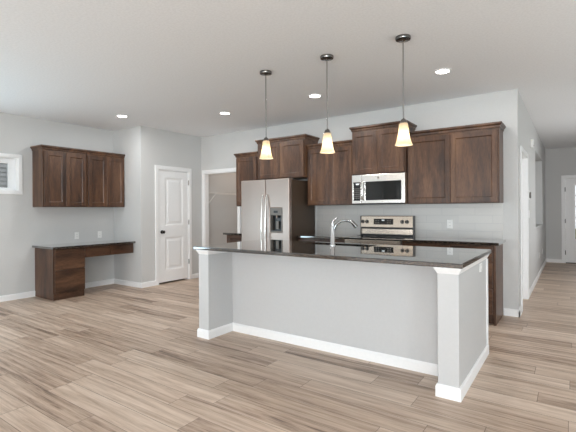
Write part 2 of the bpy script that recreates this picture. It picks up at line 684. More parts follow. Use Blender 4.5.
door2 = sroot('door_2', (XH, (HD[0] + HD[1]) / 2, 0))
a, b = HD[0] + 0.014, HD[1] - 0.014
obj('door_slab', grid_solid([a, a + 0.12, b - 0.12, b], [0.02, 0.235, 0.834, 1.036, 1.905, 2.02], [], on_left(XH), -0.11, -0.075,
                            [(a + 0.12, b - 0.12, 1.036, 1.905), (a + 0.12, b - 0.12, 0.235, 0.834)],
                            [(0.012, -0.004), (0.014, -0.007), (0.03, 0.0), (0.02, 0.007)]), TRIM, door2)
kx, ky = XH - 0.075, HD[0] + 0.08
obj('door_knob', tube([(kx - 0.001, ky, 0.93), (kx + 0.006, ky, 0.93), (kx + 0.0065, ky, 0.93), (kx + 0.02, ky, 0.93), (kx + 0.03, ky, 0.93), (kx + 0.055, ky, 0.93)],
                      [0.03, 0.03, 0.013, 0.012, 0.026, 0.02], 18), BRONZE, door2, smooth=True)

door3 = sroot('door_3', ((FD[0] + FD[1]) / 2, YF, 0))
a, b = FD[0] + 0.014, FD[1] - 0.014
lite = (0.035, 0.595, 0.56, 1.88)
obj('door_slab', grid_solid([a, lite[0], lite[1], b], [0.02, 0.16, 0.44, lite[2], lite[3], 2.004], [lite], on_back(YF), -0.06, -0.015,
                            [(lite[0], lite[1], 0.16, 0.44)], [(0.014, -0.006)]), TRIM, door3)
obj('lite_frame', grid_solid([lite[0] - 0.02, lite[0] + 0.022, lite[1] - 0.022, lite[1] + 0.02], [lite[2] - 0.02, lite[2] + 0.022, lite[3] - 0.022, lite[3] + 0.02],
                             [(lite[0] + 0.022, lite[1] - 0.022, lite[2] + 0.022, lite[3] - 0.022)], on_back(YF), -0.065, -0.006), TRIM, door3, 0.004)
obj('pane', B(lite[0] + 0.02, lite[1] - 0.02, YF + 0.036, YF + 0.042, lite[2] + 0.02, lite[3] - 0.02), PANE, door3)
for k in range(1, 5):
    z = lite[2] + (lite[3] - lite[2]) * k / 5
    obj('muntin', B(lite[0] + 0.02, lite[1] - 0.02, YF + 0.026, YF + 0.052, z - 0.011, z + 0.011), TRIM, door3)
for z in (1.756, 1.005, 0.253):
    hinge(door3, (FD[0] + 0.006, YF - 0.012, z), 'y', 0.1, BRONZE)
obj('door_lever', tube([(0.69, YF + 0.014, 0.96), (0.69, YF - 0.03, 0.96), (0.68, YF - 0.045, 0.96), (0.60, YF - 0.045, 0.96)], 0.011), BRONZE, door3, smooth=True)
obj('threshold', B(FD[0] + 0.012, FD[1] - 0.012, YF - 0.01, YF + TW, 0.0, 0.019), BRONZE, door3)

# ------------------------------------------------------------------ window in the left wall
win1 = sroot('window_1', (XL, (WIN[0] + WIN[1]) / 2, WIN[2]))
u0, u1, z0, z1 = WIN
w = 0.052
obj('window_casing', grid_solid([u0 - w, u0, u1, u1 + w], [z0 - w, z0, z1, z1 + w], [WIN], on_left(XL), 0.0, 0.02), TRIM, win1, 0.004)
obj('window_reveal', grid_solid([u0, u0 + 0.008, u1 - 0.008, u1], [z0, z0 + 0.008, z1 - 0.008, z1],
                                [(u0 + 0.008, u1 - 0.008, z0 + 0.008, z1 - 0.008)], on_left(XL), -0.12, 0.004), TRIM, win1)
g = (u0 + 0.085, u1 - 0.105, z0 + 0.05, z1 - 0.085)
obj('window_frame', grid_solid([u0 + 0.008, g[0], g[1], u1 - 0.008], [z0 + 0.008, g[2], g[3], z1 - 0.008], [g], on_left(XL), -0.115, -0.075), VINYL, win1, 0.006)
obj('pane', B(XL - 0.10, XL - 0.094, g[0] - 0.01, g[1] + 0.01, g[2] - 0.01, g[3] + 0.01), PANE, win1)


# unseen windows, the dining, right and entry ones added for their light: plain frames
def rear_frame(name, fmap, r, mull):
    us = [r[0], r[0] + 0.05, r[1] - 0.05, r[1]]
    holes = []
    n = mull + 1
    wd = (r[1] - r[0] - 0.05 * (n + 1)) / n
    us = []
    for k in range(n):
        s = r[0] + 0.05 + k * (wd + 0.05)
        holes.append((s, s + wd, r[2] + 0.05, r[3] - 0.05))
        us += [s, s + wd]
    us += [r[0], r[1]]
    return struct(name, grid_solid(us, [r[2], r[2] + 0.05, r[3] - 0.05, r[3]], holes, fmap, -0.10, -0.03), VINYL)


rear_frame('window_2', on_rear(YR), (-6.1, -0.5, 0.4, 2.45), 3)
rear_frame('window_3', on_rear(YR), (0.8, 3.0, 0, 2.3), 1)
rear_frame('window_4', on_left(XL), (-4.6, -1.2, 0.5, 2.3), 2)
rear_frame('window_5', on_left(XL), (-0.8, 1.4, 0.5, 2.3), 1)
rear_frame('added_window_6', on_right(XR), (1.8, 4.6, 0, 2.3), 1)
rear_frame('added_window_7', on_right(XR), (-4.3, -0.9, 0.5, 2.3), 2)

rear_frame('added_window_8', on_right(1.3), (6.95, 9.05, 0.75, 2.15), 1)  # added opening to go with the hall wall fill

# outside: ground, porch slab and the neighbouring house seen through the small window
struct('ground', B(-30, 30, -30, 40, -0.5, -0.3), LAWN)
struct('porch_floor', B(-1.5, 2.0, YF + TW + 0.01, YF + 2.4, -0.3, -0.04), CONCRETE)
house = thing('neighbouring_house', (-12.2, 6.0, -0.3), 'blue-grey lap-sided house wall seen outside through the small window', 'house')
prof = [(-0.6, -0.3)]
zz = -0.3
pr = []
while zz < 4.4:
    pr += [(0.034, zz), (0.0, zz + 0.115)]
    zz += 0.115
loop0 = [(-0.3, -0.3)] + pr + [(-0.3, zz)]
obj('siding', rings([[(-12.2 + v, y, z) for v, z in loop0] for y in (-1.0, 13.0)]), SIDING, house)
obj('eaves', B(-12.6, -11.9, -1.2, 13.2, zz, zz + 0.18), VINYL, house)

# ------------------------------------------------------------------ cabinets


def shaker(name, fmap, u0, u1, z0, z1, parent, mat, t=0.022, fr=0.058, v0=0.001):
    """frame-and-panel door front, v is the outward direction"""
    bm = grid_solid([u0, u1], [z0, z1], [], fmap_id, v0, v0 + t, [(u0, u1, z0, z1)], [(fr, 0.0), (0.006, -0.005), (0.004, -0.004)])
    for v in bm.verts:
        v.co = Vector(fmap(v.co.x, v.co.y, v.co.z))
    return obj(name, bm, mat, parent, 0.0022, seg=1)


def fmap_id(u, v, z):
    return (u, v, z)


def crown(fmap, u0, u1, vback, z0, z1, parent, mat, left=True, right=True, ov=0.030):
    """moulding that grows outward towards the front and the free ends"""
    loops = []
    h = z1 - z0
    for f, e in ((0, 0.004), (0.10, 0.009), (0.42, 0.011), (0.50, 0.6 * ov), (0.66, 0.9 * ov), (0.68, ov), (1.0, ov)):
        a = u0 - (e if left else 0)
        b = u1 + (e if right else 0)
        z = z0 + f * h
        loops.append([fmap(a, vback, z), fmap(b, vback, z), fmap(b, e, z), fmap(a, e, z)])
    return obj('crown_moulding', rings(loops), mat, parent)


def wall_cabinet(name, fmap, u0, u1, z0, z1, depth, ndoors, label, cat, parts_mat, crown_h=0.055, cl=True, cr=True,
                 edge=0.016, gap=0.004, body_mat=None, group='dark wood wall cabinets', rail=0.03):
    p = fmap((u0 + u1) / 2, -depth / 2, z0)
    root = thing(name, p, label, cat, group)
    bm = bmesh.new()
    box(bm, u0, u1, -depth, 0, z0, z1)
    for v in bm.verts:
        v.co = Vector(fmap(v.co.x, v.co.y, v.co.z))
    obj('cabinet_body', bm, body_mat or WOOD_V, root, 0.002, seg=1)
    wd = (u1 - u0 - 2 * edge - gap * (ndoors - 1)) / ndoors
    for k in range(ndoors):
        a = u0 + edge + k * (wd + gap)
        shaker('door', fmap, a, a + wd, z0 + 0.012, z1 - rail, root, parts_mat)
    if crown_h:
        crown(fmap, u0, u1, -depth, z1 - 0.008, z1 + crown_h, root, body_mat or WOOD_V, cl, cr)
    return root


KB = on_back(5.28)
KD = on_back(5.215)
ZU = 1.372
DE = YB - 5.28
wall_cabinet('wall_cabinet', KB, -4.770, -4.285, ZU, 2.225, DE, 1,
             'narrow single-door dark wood wall cabinet beside the fridge and the pantry opening', 'cabinet', WOOD_V, cr=False)
wall_cabinet('wall_cabinet', KD, -4.238, -3.318, 1.80, 2.395, YB - 5.215, 2,
             'raised two-door dark wood cabinet directly above the fridge', 'cabinet', WOOD_V)
wall_cabinet('wall_cabinet', KB, -3.316, -2.545, ZU, 2.240, DE, 2,
             'tall two-door dark wood wall cabinet between the fridge and the microwave', 'cabinet', WOOD_V, cl=False, cr=False)
wall_cabinet('wall_cabinet', KD, -2.533, -1.772, 1.785, 2.400, YB - 5.215, 2,
             'raised short dark wood cabinet directly above the microwave', 'cabinet', WOOD_V)
wall_cabinet('wall_cabinet', KB, -1.770, -0.690, ZU, 2.255, DE, 2,
             'wide two-door dark wood wall cabinet at the hall end of the kitchen wall', 'cabinet', WOOD_V, cl=False)

KL = on_left(-6.455)
wall_cabinet('wall_cabinet', KL, 2.885, 3.5525, ZU, 2.240, XL * -1 - 6.455, 2,
             'two-door dark wood wall cabinet over the desk, the one nearer the small window', 'cabinet', WOOD_V, cr=False, gap=0.0035)
wall_cabinet('wall_cabinet', KL, 3.558, YS - 0.001, ZU, 2.240, XL * -1 - 6.455, 2,
             'two-door dark wood wall cabinet over the desk, the one against the white return wall', 'cabinet', WOOD_V, cl=False, cr=False, gap=0.0035)


def base_cabinet(name, fmap, u0, u1, depth, cols, label, cat, ztop=0.895, toe=0.10, end_panel=None):
    """cols: list of (width fraction, [drawer/door heights from the top])"""
    root = thing(name, fmap((u0 + u1) / 2, -depth / 2, 0), label, cat, 'dark wood base cabinets')
    # carcass with a recessed toe kick, as one extruded profile
    prof = [(-depth, 0), (-0.075, 0), (-0.075, toe), (0, toe), (0, ztop), (-depth, ztop)]
    obj('cabinet_body', rings([[fmap(u, v, z) for v, z in prof] for u in (u0, u1)]), WOOD_V, root)
    if end_panel is not None:
        e0, e1 = end_panel
        bm = B(e0, e1, -depth, 0.004, 0, ztop)
        for v in bm.verts:
            v.co = Vector(fmap(v.co.x, v.co.y, v.co.z))
        obj('end_panel', bm, WOOD_V, root, 0.002, seg=1)
    x = u0
    for frac, parts in cols:
        wd = (u1 - u0) * frac
        z = ztop - 0.02
        for kind, h in parts:
            if kind == 'drawer':
                shaker('drawer', fmap, x + 0.012, x + wd - 0.012, z - h, z, root, WOOD_X, fr=0.03)
            else:
                shaker('door', fmap, x + 0.012, x + wd - 0.012, z - h, z, root, WOOD_V)
            z -= h + 0.012
        x += wd
    return root


KC = on_back(5.04)
DB = YB - 0.003 - 5.04
dd = [('drawer', 0.165), ('door', 0.575)]
base_cabinet('base_cabinet', KC, -4.755, -4.300, DB, [(1.0, dd)],
             'dark wood base cabinet tucked between the pantry opening and the fridge', 'cabinet', end_panel=(-4.773, -4.7551))
base_cabinet('base_cabinet', KC, -3.335, -2.550, DB, [(0.5, dd), (0.5, dd)],
             'dark wood base cabinet between the fridge and the range', 'cabinet')
base_cabinet('base_cabinet', KC, -1.760, -0.722, DB, [(0.56, dd), (0.44, [('drawer', 0.165), ('drawer', 0.28), ('drawer', 0.283)])],
             'dark wood base cabinet at the hall end with a plain side panel', 'cabinet', end_panel=(-0.7219, -0.700))


def countertop(name, x0, x1, y0, y1, z0, z1, label, hole=None):
    if hole:
        bm = bmesh.new()
        bm.free()
        bm = grid_solid([x0, hole[0], hole[1], x1], [y0, hole[2], hole[3], y1], [hole], lambda u, v, z: (u, z, v), z0, z1)
    else:
        bm = B(x0, x1, y0, y1, z0, z1)
    o = obj(name, bm, GRANITE, None, 0.006)
    return tag(o, label, 'countertop')


countertop('countertop', -4.835, -4.292, 5.005, YB, 0.8951, 0.927, 'short dark granite countertop between the pantry opening and the fridge')
countertop('countertop', -3.338, -2.548, 5.005, YB, 0.8951, 0.927, 'dark granite countertop between the fridge and the range')
countertop('countertop', -1.760, -0.665, 5.005, YB, 0.8951, 0.927, 'dark granite countertop on the base cabinet at the hall end')

bs = obj('tile_backsplash', B(-3.34, -0.700, YB - 0.009, YB - 0.0005, 0.9275, ZU), TILE)
tag(bs, 'glossy white subway tile backsplash between the counters and the wall cabinets', 'backsplash')

# ------------------------------------------------------------------ refrigerator
fx0, fx1, fy, fz = -4.283, -3.362, 4.85, 1.765
fr = thing('refrigerator', ((fx0 + fx1) / 2, 5.2, 0), 'side-by-side stainless refrigerator with dispenser and brown-grey sides', 'refrigerator')
obj('cabinet_shell', B(fx0 + 0.006, fx1 - 0.004, fy + 0.075, YB - 0.03, 0.03, fz - 0.012), FRIDGE_SIDE, fr, 0.004)
obj('toe_grille', B(fx0 + 0.01, fx1 - 0.01, fy + 0.06, fy + 0.09, 0.0, 0.075), BLACK, fr)
fm = -3.797
disp = (-3.712, -3.490, 0.975, 1.335)


def fridge_door(u0, u1, hole=None):
    us, zs, holes = [u0, u1], [0.08, fz], []
    if hole:
        us += [hole[0], hole[1]]
        zs += [hole[2], hole[3]]
        holes = [hole]
    return obj('fridge_door', grid_solid(us, zs, holes, on_back(fy), -0.068, 0), STEEL, fr, 0.010)


dl = fridge_door(fx0, fm - 0.004)
drr = fridge_door(fm + 0.004, fx1, disp)
for hx, dpar in ((-3.828, dl), (-3.756, drr)):
    pts = []
    za, zb = 0.42, 1.525
    for k in range(21):
        t = k / 20
        pts.append((hx, fy - 0.022 - 0.042 * math.sin(math.pi * t) ** 0.5, za + (zb - za) * t))
    pts = [(hx, fy + 0.002, za - 0.004)] + pts + [(hx, fy + 0.002, zb + 0.004)]
    obj('handle', tube(pts, 0.0125, 12), STEEL_H, dpar, smooth=True)
dp = obj('dispenser', grid_solid([disp[0], disp[0] + 0.014, disp[1] - 0.014, disp[1]], [disp[2], disp[2] + 0.018, 1.225, disp[3]],
                                 [(disp[0] + 0.014, disp[1] - 0.014, disp[2] + 0.018, 1.225)], on_back(fy), -0.065, 0.004), GREY_PLASTIC, drr, 0.003)
obj('dispenser_recess', B(disp[0] + 0.004, disp[1] - 0.004, fy + 0.060, fy + 0.067, disp[2] + 0.004, 1.24), BLACK, drr)
obj('display', B(-3.640, -3.565, fy - 0.0065, fy - 0.003, 1.262, 1.295), BLACK, drr)
obj('paddle', B(-3.628, -3.575, fy + 0.030, fy + 0.050, 1.02, 1.14), GREY_PLASTIC, drr, 0.004)
obj('water_nozzle', tube([(-3.60, fy + 0.03, 1.226), (-3.60, fy + 0.03, 1.18)], [0.022, 0.012], 16), CHROME, drr, smooth=True)
obj('drip_tray', B(disp[0] + 0.016, disp[1] - 0.016, fy + 0.006, fy + 0.058, disp[2] + 0.0185, disp[2] + 0.026), BLACK, drr)
for hx in (fx0 + 0.05, fx1 - 0.05):
    obj('hinge_cover', B(hx - 0.035, hx + 0.035, fy + 0.02, fy + 0.13, fz - 0.0119, fz + 0.006), GREY_PLASTIC, fr, 0.004)

# ------------------------------------------------------------------ range
rx0, rx1, ry = -2.536, -1.772, 4.975
rg = thing('range', ((rx0 + rx1) / 2, 5.25, 0), 'freestanding stainless electric range with black knobs on its raised back panel', 'range')
obj('range_body', B(rx0, rx1, ry + 0.03, YB - 0.015, 0.0, 0.905), GREY_PLASTIC, rg, 0.003)
obj('cooktop', B(rx0 - 0.001, rx1 + 0.001, ry + 0.005, 5.47, 0.9055, 0.922), BLACK_GLASS, rg, 0.004)
for bx, by, rr in ((-2.34, 5.12, 0.105), (-1.97, 5.12, 0.085), (-2.34, 5.35, 0.085), (-1.97, 5.35, 0.105)):
    obj('burner_ring', rings([[(bx + r * math.cos(k * math.pi / 16), by + r * math.sin(k * math.pi / 16), z) for k in range(32)]
                              for r, z in ((rr, 0.9222), (rr, 0.9226), (rr - 0.006, 0.9226), (rr - 0.006, 0.9222))], False), GREY_PLASTIC, rg)
od = obj('oven_door', grid_solid([rx0 + 0.004, rx0 + 0.12, rx1 - 0.12, rx1 - 0.004], [0.24, 0.36, 0.66, 0.80], [(rx0 + 0.12, rx1 - 0.12, 0.36, 0.66)],
                                 on_back(ry), -0.03, 0), RANGE_STEEL, rg, 0.004)
obj('oven_window', B(rx0 + 0.118, rx1 - 0.118, ry + 0.006, ry + 0.012, 0.358, 0.662), BLACK_GLASS, od)
obj('handle', tube([(rx0 + 0.06, ry + 0.002, 0.755), (rx0 + 0.06, ry - 0.05, 0.755), (rx0 + 0.08, ry - 0.056, 0.755),
                    (rx1 - 0.08, ry - 0.056, 0.755), (rx1 - 0.06, ry - 0.05, 0.755), (rx1 - 0.06, ry + 0.002, 0.755)], 0.012), RANGE_STEEL, od, smooth=True)
obj('front_rail', B(rx0, rx1, ry, ry + 0.03, 0.808, 0.9045), RANGE_STEEL, rg, 0.004)
obj('storage_drawer', B(rx0 + 0.004, rx1 - 0.004, ry, ry + 0.03, 0.05, 0.232), RANGE_STEEL, rg, 0.004)
by = 5.50
bg = obj('back_panel', rings([[(u, v, z) for v, z in ((by + 0.012, 0.9225), (by + 0.012, 1.048), (by - 0.012, 1.052), (by + 0.006, 1.205), (by + 0.012, 1.213), (YB - 0.016, 1.213), (YB - 0.016, 0.9225))]
                              for u in (rx0, rx1)]), RANGE_STEEL, rg, 0.003)
obj('end_cap', B(rx1 + 0.0002, rx1 + 0.004, by - 0.013, YB - 0.016, 0.9225, 1.215), BLACK, bg, 0.002)
obj('end_cap', B(rx0 - 0.004, rx0 - 0.0002, by - 0.013, YB - 0.016, 0.9225, 1.215), BLACK, bg, 0.002)
obj('lower_band', B(rx0 + 0.002, rx1 - 0.002, by + 0.006, by + 0.0118, 0.9227, 0.955), BLACK, bg)
obj('seam_band', B(rx0 + 0.002, rx1 - 0.002, by + 0.004, by + 0.0118, 1.026, 1.047), BLACK, bg)


def on_panel(z):                # sloping face of the back panel
    return by - 0.012 + 0.018 * (z - 1.052) / 0.153


cp = obj('control_panel', rings([[(u, on_panel(z) - d, z) for z, d in ((1.092, 0.004), (1.172, 0.004), (1.172, -0.001), (1.092, -0.001))] for u in (-2.335, -2.048)]), BLACK_GLASS, bg)
obj('clock_display', B(-2.215, -2.175, on_panel(1.15) - 0.0062, on_panel(1.15) - 0.0042, 1.145, 1.158), CLOCK, cp)
for u in (-2.30, -2.265, -2.125, -2.09):
    for z in (1.115, 1.145):
        obj('button', B(u - 0.010, u + 0.010, on_panel(z) - 0.0062, on_panel(z) - 0.0042, z - 0.005, z + 0.005), GREY_PLASTIC, cp)
for u in (-2.505, -2.440, -1.918, -1.853):
    z = 1.131
    kn = obj('knob', tube([(u, on_panel(z) + 0.001, z), (u, on_panel(z) - 0.006, z), (u, on_panel(z) - 0.0065, z), (u, on_panel(z) - 0.028, z)],
                          [0.026, 0.026, 0.021, 0.018], 20), BLACK, bg, smooth=True)
    obj('knob_grip', B(u - 0.004, u + 0.004, on_panel(z) - 0.034, on_panel(z) - 0.027, z - 0.017, z + 0.017), GREY_PLASTIC, kn, 0.001)

# ------------------------------------------------------------------ microwave
mx0, mx1, my, mz0, mz1 = -2.523, -1.774, 5.185, 1.376, 1.779
mw = thing('microwave', ((mx0 + mx1) / 2, 5.4, mz0), 'stainless over-the-range microwave hung under the short cabinet', 'microwave')
obj('microwave_body', B(mx0 + 0.002, mx1 - 0.002, my + 0.032, YB - 0.012, mz0, mz1 + 0.003), SHADED_STEEL, mw, 0.003)
ms = mx0 + 0.138
wnd = (ms + 0.06, mx1 - 0.048, mz0 + 0.056, mz1 - 0.098)
mdoor = obj('microwave_door', grid_solid([ms + 0.002, wnd[0], wnd[1], mx1], [mz0 + 0.012, wnd[2], wnd[3], mz1], [wnd], on_back(my), -0.03, 0), STEEL_H, mw, 0.004)
obj('window', B(wnd[0] - 0.002, wnd[1] + 0.002, my + 0.004, my + 0.012, wnd[2] - 0.002, wnd[3] + 0.002), BLACK_GLASS, mdoor)
hx = ms + 0.034
obj('handle', tube([(hx, my + 0.002, mz0 + 0.065)] + [(hx, my - 0.018 - 0.022 * math.sin(math.pi * k / 12) ** 0.6, mz0 + 0.07 + (0.245) * k / 12) for k in range(13)] + [(hx, my + 0.002, mz0 + 0.32)], 0.015), STEEL_H, mdoor, smooth=True)
ec = (ms + (mx1 - ms) * 0.41, my, mz1 - 0.047)
em = obj('emblem', disc('y', (ec[0], my + 0.001, ec[2]), 0.0155, -0.004, 24), GREY_PLASTIC, mdoor)
obj('emblem_rim', rings([[(ec[0] + r * math.cos(k * math.pi / 12), y, ec[2] + r * math.sin(k * math.pi / 12)) for k in range(24)]
                         for r, y in ((0.0165, my + 0.001), (0.0165, my - 0.005), (0.0135, my - 0.005), (0.0135, my - 0.002))], False), STEEL_H, em)
mp = obj('control_panel', grid_solid([mx0, mx0 + 0.020, ms - 0.006, ms - 0.002], [mz0 + 0.012, mz0 + 0.050, mz1 - 0.098, mz1], [(mx0 + 0.020, ms - 0.006, mz0 + 0.050, mz1 - 0.098)], on_back(my), -0.03, 0), STEEL_H, mw, 0.002)
kp = obj('keypad', B(mx0 + 0.019, ms - 0.005, my + 0.003, my + 0.02, mz0 + 0.049, mz1 - 0.097), BLACK_GLASS, mp)
obj('clock_display', B(mx0 + 0.058, mx0 + 0.104, my + 0.0012, my + 0.0028, mz1 - 0.134, mz1 - 0.116), CLOCK, mp)
for i in range(4):
    for j in range(6):
        u, z = mx0 + 0.040 + 0.026 * i, mz0 + 0.085 + 0.026 * j
        obj('button', B(u - 0.008, u + 0.008, my + 0.0014, my + 0.0028, z - 0.006, z + 0.006), GREY_PLASTIC, mp)
obj('vent_grille', B(mx0 + 0.01, mx1 - 0.01, my + 0.004, my + 0.06, mz0 - 0.006, mz0 + 0.011), BLACK, mw)

# ------------------------------------------------------------------ desk
DXF = -6.208                    # front face of the desk units
DL = on_left(DXF)
dz = 0.752
ped = thing('desk_pedestal', (-6.5, 3.16, 0), 'dark wood two-drawer desk pedestal standing on the floor', 'drawer unit')
dd0, dd1 = 2.912, 3.372
obj('pedestal_body', rings([[DL(u, v, z) for v, z in ((XL - DXF + 0.0005, 0), (0.0, 0), (0.0, dz), (XL - DXF + 0.0005, dz))] for u in (dd0, dd1)]), WOOD_V, ped, 0.002, seg=1)
for z0_, z1_ in ((0.440, dz - 0.014), (0.105, 0.434)):
    obj('drawer', grid_solid([dd0 + 0.016, dd1 - 0.002], [z0_, z1_], [], DL, 0.001, 0.028), WOOD_Y, ped, 0.002)
obj('toe_board', B(DXF - 0.0005, DXF + 0.006, dd0 + 0.002, dd1 - 0.002, 0.0, 0.093), WOOD_Y, ped)
ap = thing('desk_apron', (-6.5, 3.8, 0.58), 'dark wood two-drawer apron spanning the knee space under the desk top', 'drawer unit')
obj('apron_frame', rings([[DL(u, v, z) for v, z in ((XL - DXF + 0.0005, 0.585), (0.0, 0.585), (0.0, dz), (XL - DXF + 0.0005, dz))] for u in (dd1 + 0.001, YS - 0.0005)]), WOOD_Y, ap, 0.002, seg=1)
for u0_, u1_ in ((dd1 + 0.006, 3.795), (3.802, YS - 0.03)):
    obj('drawer', grid_solid([u0_, u1_], [0.603, dz - 0.018], [], DL, 0.001, 0.028), WOOD_Y, ap, 0.002)
o = obj('countertop', B(XL + 0.0005, DXF + 0.068, 2.872, YS - 0.0005, dz + 0.0005, dz + 0.033), GRANITE, None, 0.005)
tag(o, 'dark granite desk top running to the white return wall', 'countertop')

# ------------------------------------------------------------------ kitchen island
ix0, ix1 = -3.168, -0.634       # outer faces of the end walls
iy0, iyp, iy1 = 2.924, 3.280, 4.040
IT = 0.9005
isl = thing('kitchen_island', ((ix0 + ix1) / 2, 3.6, 0), 'long white painted kitchen island with square end posts under a granite top', 'island')
iw = 0.140
obj('end_wall', B(ix0, ix0 + iw, iy0, iy1, 0, IT), ISLAND, isl, 0.003)
obj('end_wall', B(ix1 - iw, ix1, iy0, iy1, 0, IT), ISLAND, isl, 0.003)
obj('knee_wall', B(ix0 + iw, ix1 - iw, iyp, iyp + 0.10, 0, IT), ISLAND, isl)
obj('cabinet_body', rings([[(u, y, z) for y, z in ((iyp + 0.1, 0), (iy1 - 0.08, 0), (iy1 - 0.08, 0.1), (iy1 - 0.02, 0.1), (iy1 - 0.02, 0.66), (iyp + 0.1, 0.66))] for u in (ix0 + iw, ix1 - iw)]), WOOD_V, isl)
uu = [ix0 + iw, -2.45, -1.58, ix1 - iw]
for a_, b_ in zip(uu, uu[1:]):
    shaker('door', on_rear(iy1 - 0.02), a_ + 0.01, b_ - 0.01, 0.12, IT - 0.02, isl, WOOD_V)


def wrap_base(poly, h=BBH, t=BBT):
    """skirting that follows an open path on the floor (left side of travel is outside)"""
    n = len(poly)
    offs = []
    for i in range(n):
        p = Vector(poly[i])
        ns = []
        if i > 0:
            d = (p - Vector(poly[i - 1])).normalized()
            ns.append(Vector((d.y, -d.x)))
        if i < n - 1:
            d = (Vector(poly[i + 1]) - p).normalized()
            ns.append(Vector((d.y, -d.x)))
        offs.append(sum(ns, Vector((0, 0))))
    prof = ((0, 0), (t, 0), (t, h * 0.82), (t * 0.45, h), (0, h))
    return rings([[(poly[i][0] + offs[i].x * v, poly[i][1] + offs[i].y * v, z) for v, z in prof] for i in range(n)])


path = [(ix0, iy1), (ix0, iy0), (ix0 + iw, iy0), (ix0 + iw, iyp), (ix1 - iw, iyp), (ix1 - iw, iy0), (ix1, iy0), (ix1, iy1)]
obj('baseboard', wrap_base(path), TRIM, isl)
# flared cap under the counter
def cap(x0, x1, y0, y1):
    lp = []
    for z, e in ((IT - 0.045, 0.0005), (IT - 0.036, 0.005), (IT - 0.006, 0.022), (IT - 0.0005, 0.022)):
        lp.append([(x0 - e, y0 - e, z), (x1 + e, y0 - e, z), (x1 + e, y1, z), (x0 - e, y1, z)])
    return rings(lp)


obj('post_cap', cap(ix0, ix0 + iw, iy0, iy1), TRIM, isl)
obj('post_cap', cap(ix1 - iw, ix1, iy0, iy1), TRIM, isl)
obj('corner_strip', B(ix1 - 0.001, ix1 + 0.010, iy1 - 0.045, iy1 - 0.001, BBH, IT - 0.046), TRIM, isl)

sk = (-2.385, -1.650, 3.745, 4.005)
IZ0, IZ1 = 0.9006, 0.934
countertop('island_countertop', -3.217, -0.603, 2.893, 4.085, IZ0, IZ1, 'long polished dark granite countertop of the island', sk)
sink = thing('kitchen_sink', ((sk[0] + sk[1]) / 2, (sk[2] + sk[3]) / 2, 0.70), 'undermount stainless sink set in the island countertop', 'sink')
sh = 0.012
obj('basin', grid_solid([sk[0] - sh, sk[0], sk[1], sk[1] + sh], [sk[2] - sh, sk[2], sk[3], sk[3] + sh], [sk], lambda u, v, z: (u, z, v), 0.70, 0.9003), STEEL_H, sink)
obj('basin_floor', B(sk[0] - sh, sk[1] + sh, sk[2] - sh, sk[3] + sh, 0.688, 0.6998), STEEL_H, sink)
obj('drain', disc('z', ((sk[0] + sk[1]) / 2, 3.87, 0.6999), 0.042, 0.006), CHROME, sink)

fa = thing('faucet', (-2.018, 3.690, IZ1), 'chrome pull-down faucet with a lever on top behind the island sink', 'faucet')
fx, fyy = -2.018, 3.690
obj('faucet_body', lathe(fx, fyy, [(0.030, IZ1 + 0.0005), (0.030, IZ1 + 0.010), (0.0235, IZ1 + 0.018), (0.0225, IZ1 + 0.19), (0.019, IZ1 + 0.203), (0.010, IZ1 + 0.208)], 24), CHROME, fa, smooth=True)
sp = []
RE = 0.118                       # half the reach of the arched spout, which is swung towards the range
for k in range(19):
    t = math.pi * (0.06 + 0.76 * k / 18)
    d = 0.014 + RE * (1 - math.cos(t))
    sp.append((fx + 0.78 * d, fyy + 0.62 * d, 1.085 + 0.105 * math.sin(t)))
sp = [(fx + 0.006, fyy + 0.005, 1.045)] + sp
obj('spout', tube(sp, [0.0155] * 6 + [0.013] * 14, 14), SPOUT, fa, smooth=True)
e = Vector(sp[-1])
dv = (Vector(sp[-1]) - Vector(sp[-2])).normalized()
obj('spray_head', tube([e - dv * 0.055, e - dv * 0.03, e + dv * 0.022, e + dv * 0.027], [0.0145, 0.0185, 0.021, 0.016], 16), NICKEL, fa, smooth=True)
obj('lever', tube([(fx, fyy, IZ1 + 0.200), (fx + 0.002, fyy, IZ1 + 0.238), (fx + 0.012, fyy + 0.004, IZ1 + 0.262), (fx + 0.050, fyy + 0.012, IZ1 + 0.288)],
                  [0.012, 0.011, 0.011, 0.0075], 12), CHROME, fa, smooth=True)

# ------------------------------------------------------------------ pendant lights
PY = 3.355


def pendant(x, label):
    r = thing('pendant_light', (x, PY, HC), label, 'pendant light', 'pendant lights over the island')
    obj('canopy', lathe(x, PY, [(0.062, HC - 0.0005), (0.064, HC - 0.012), (0.060, HC - 0.024), (0.020, HC - 0.030), (0.010, HC - 0.036)], 32), NICKEL, r, smooth=True)
    obj('rod', tube([(x, PY, HC - 0.03), (x, PY, 2.045)], 0.006, 10), SPOUT, r, smooth=True)
    obj('socket_cap', lathe(x, PY, [(0.008, 2.062), (0.022, 2.052), (0.030, 2.030), (0.031, 2.0225)], 24), NICKEL, r, smooth=True)
    prof = [(0.030, 2.022), (0.035, 2.018), (0.037, 2.008), (0.040, 1.980), (0.0435, 1.950), (0.048, 1.920), (0.054, 1.890), (0.061, 1.865), (0.070, 1.846), (0.073, 1.839)]
    pin = [(rr - 0.003, z) for rr, z in reversed(prof)]
    obj('shade', lathe(x, PY, prof + pin, 36, False), SHADE, r, smooth=True)
    obj('bulb', lathe(x, PY, [(0.010, 1.960), (0.012, 1.935), (0.022, 1.918), (0.027, 1.897), (0.023, 1.878), (0.010, 1.868)], 20), BULB, r, smooth=True)
    obj('lamp_holder', lathe(x, PY, [(0.012, 2.010), (0.016, 2.005), (0.016, 1.965), (0.012, 1.960)], 16), NICKEL, r, smooth=True)
    return r


p0 = pendant(-2.612, 'pendant with a bell shaped glass shade, the one hanging in front of the fridge')
dup(p0, (-1.884, PY, HC), 'pendant with a bell shaped glass shade, the middle one of the three over the island')
dup(p0, (-1.155, PY, HC), 'pendant with a bell shaped glass shade, hanging nearest the hall beside the microwave cabinet')

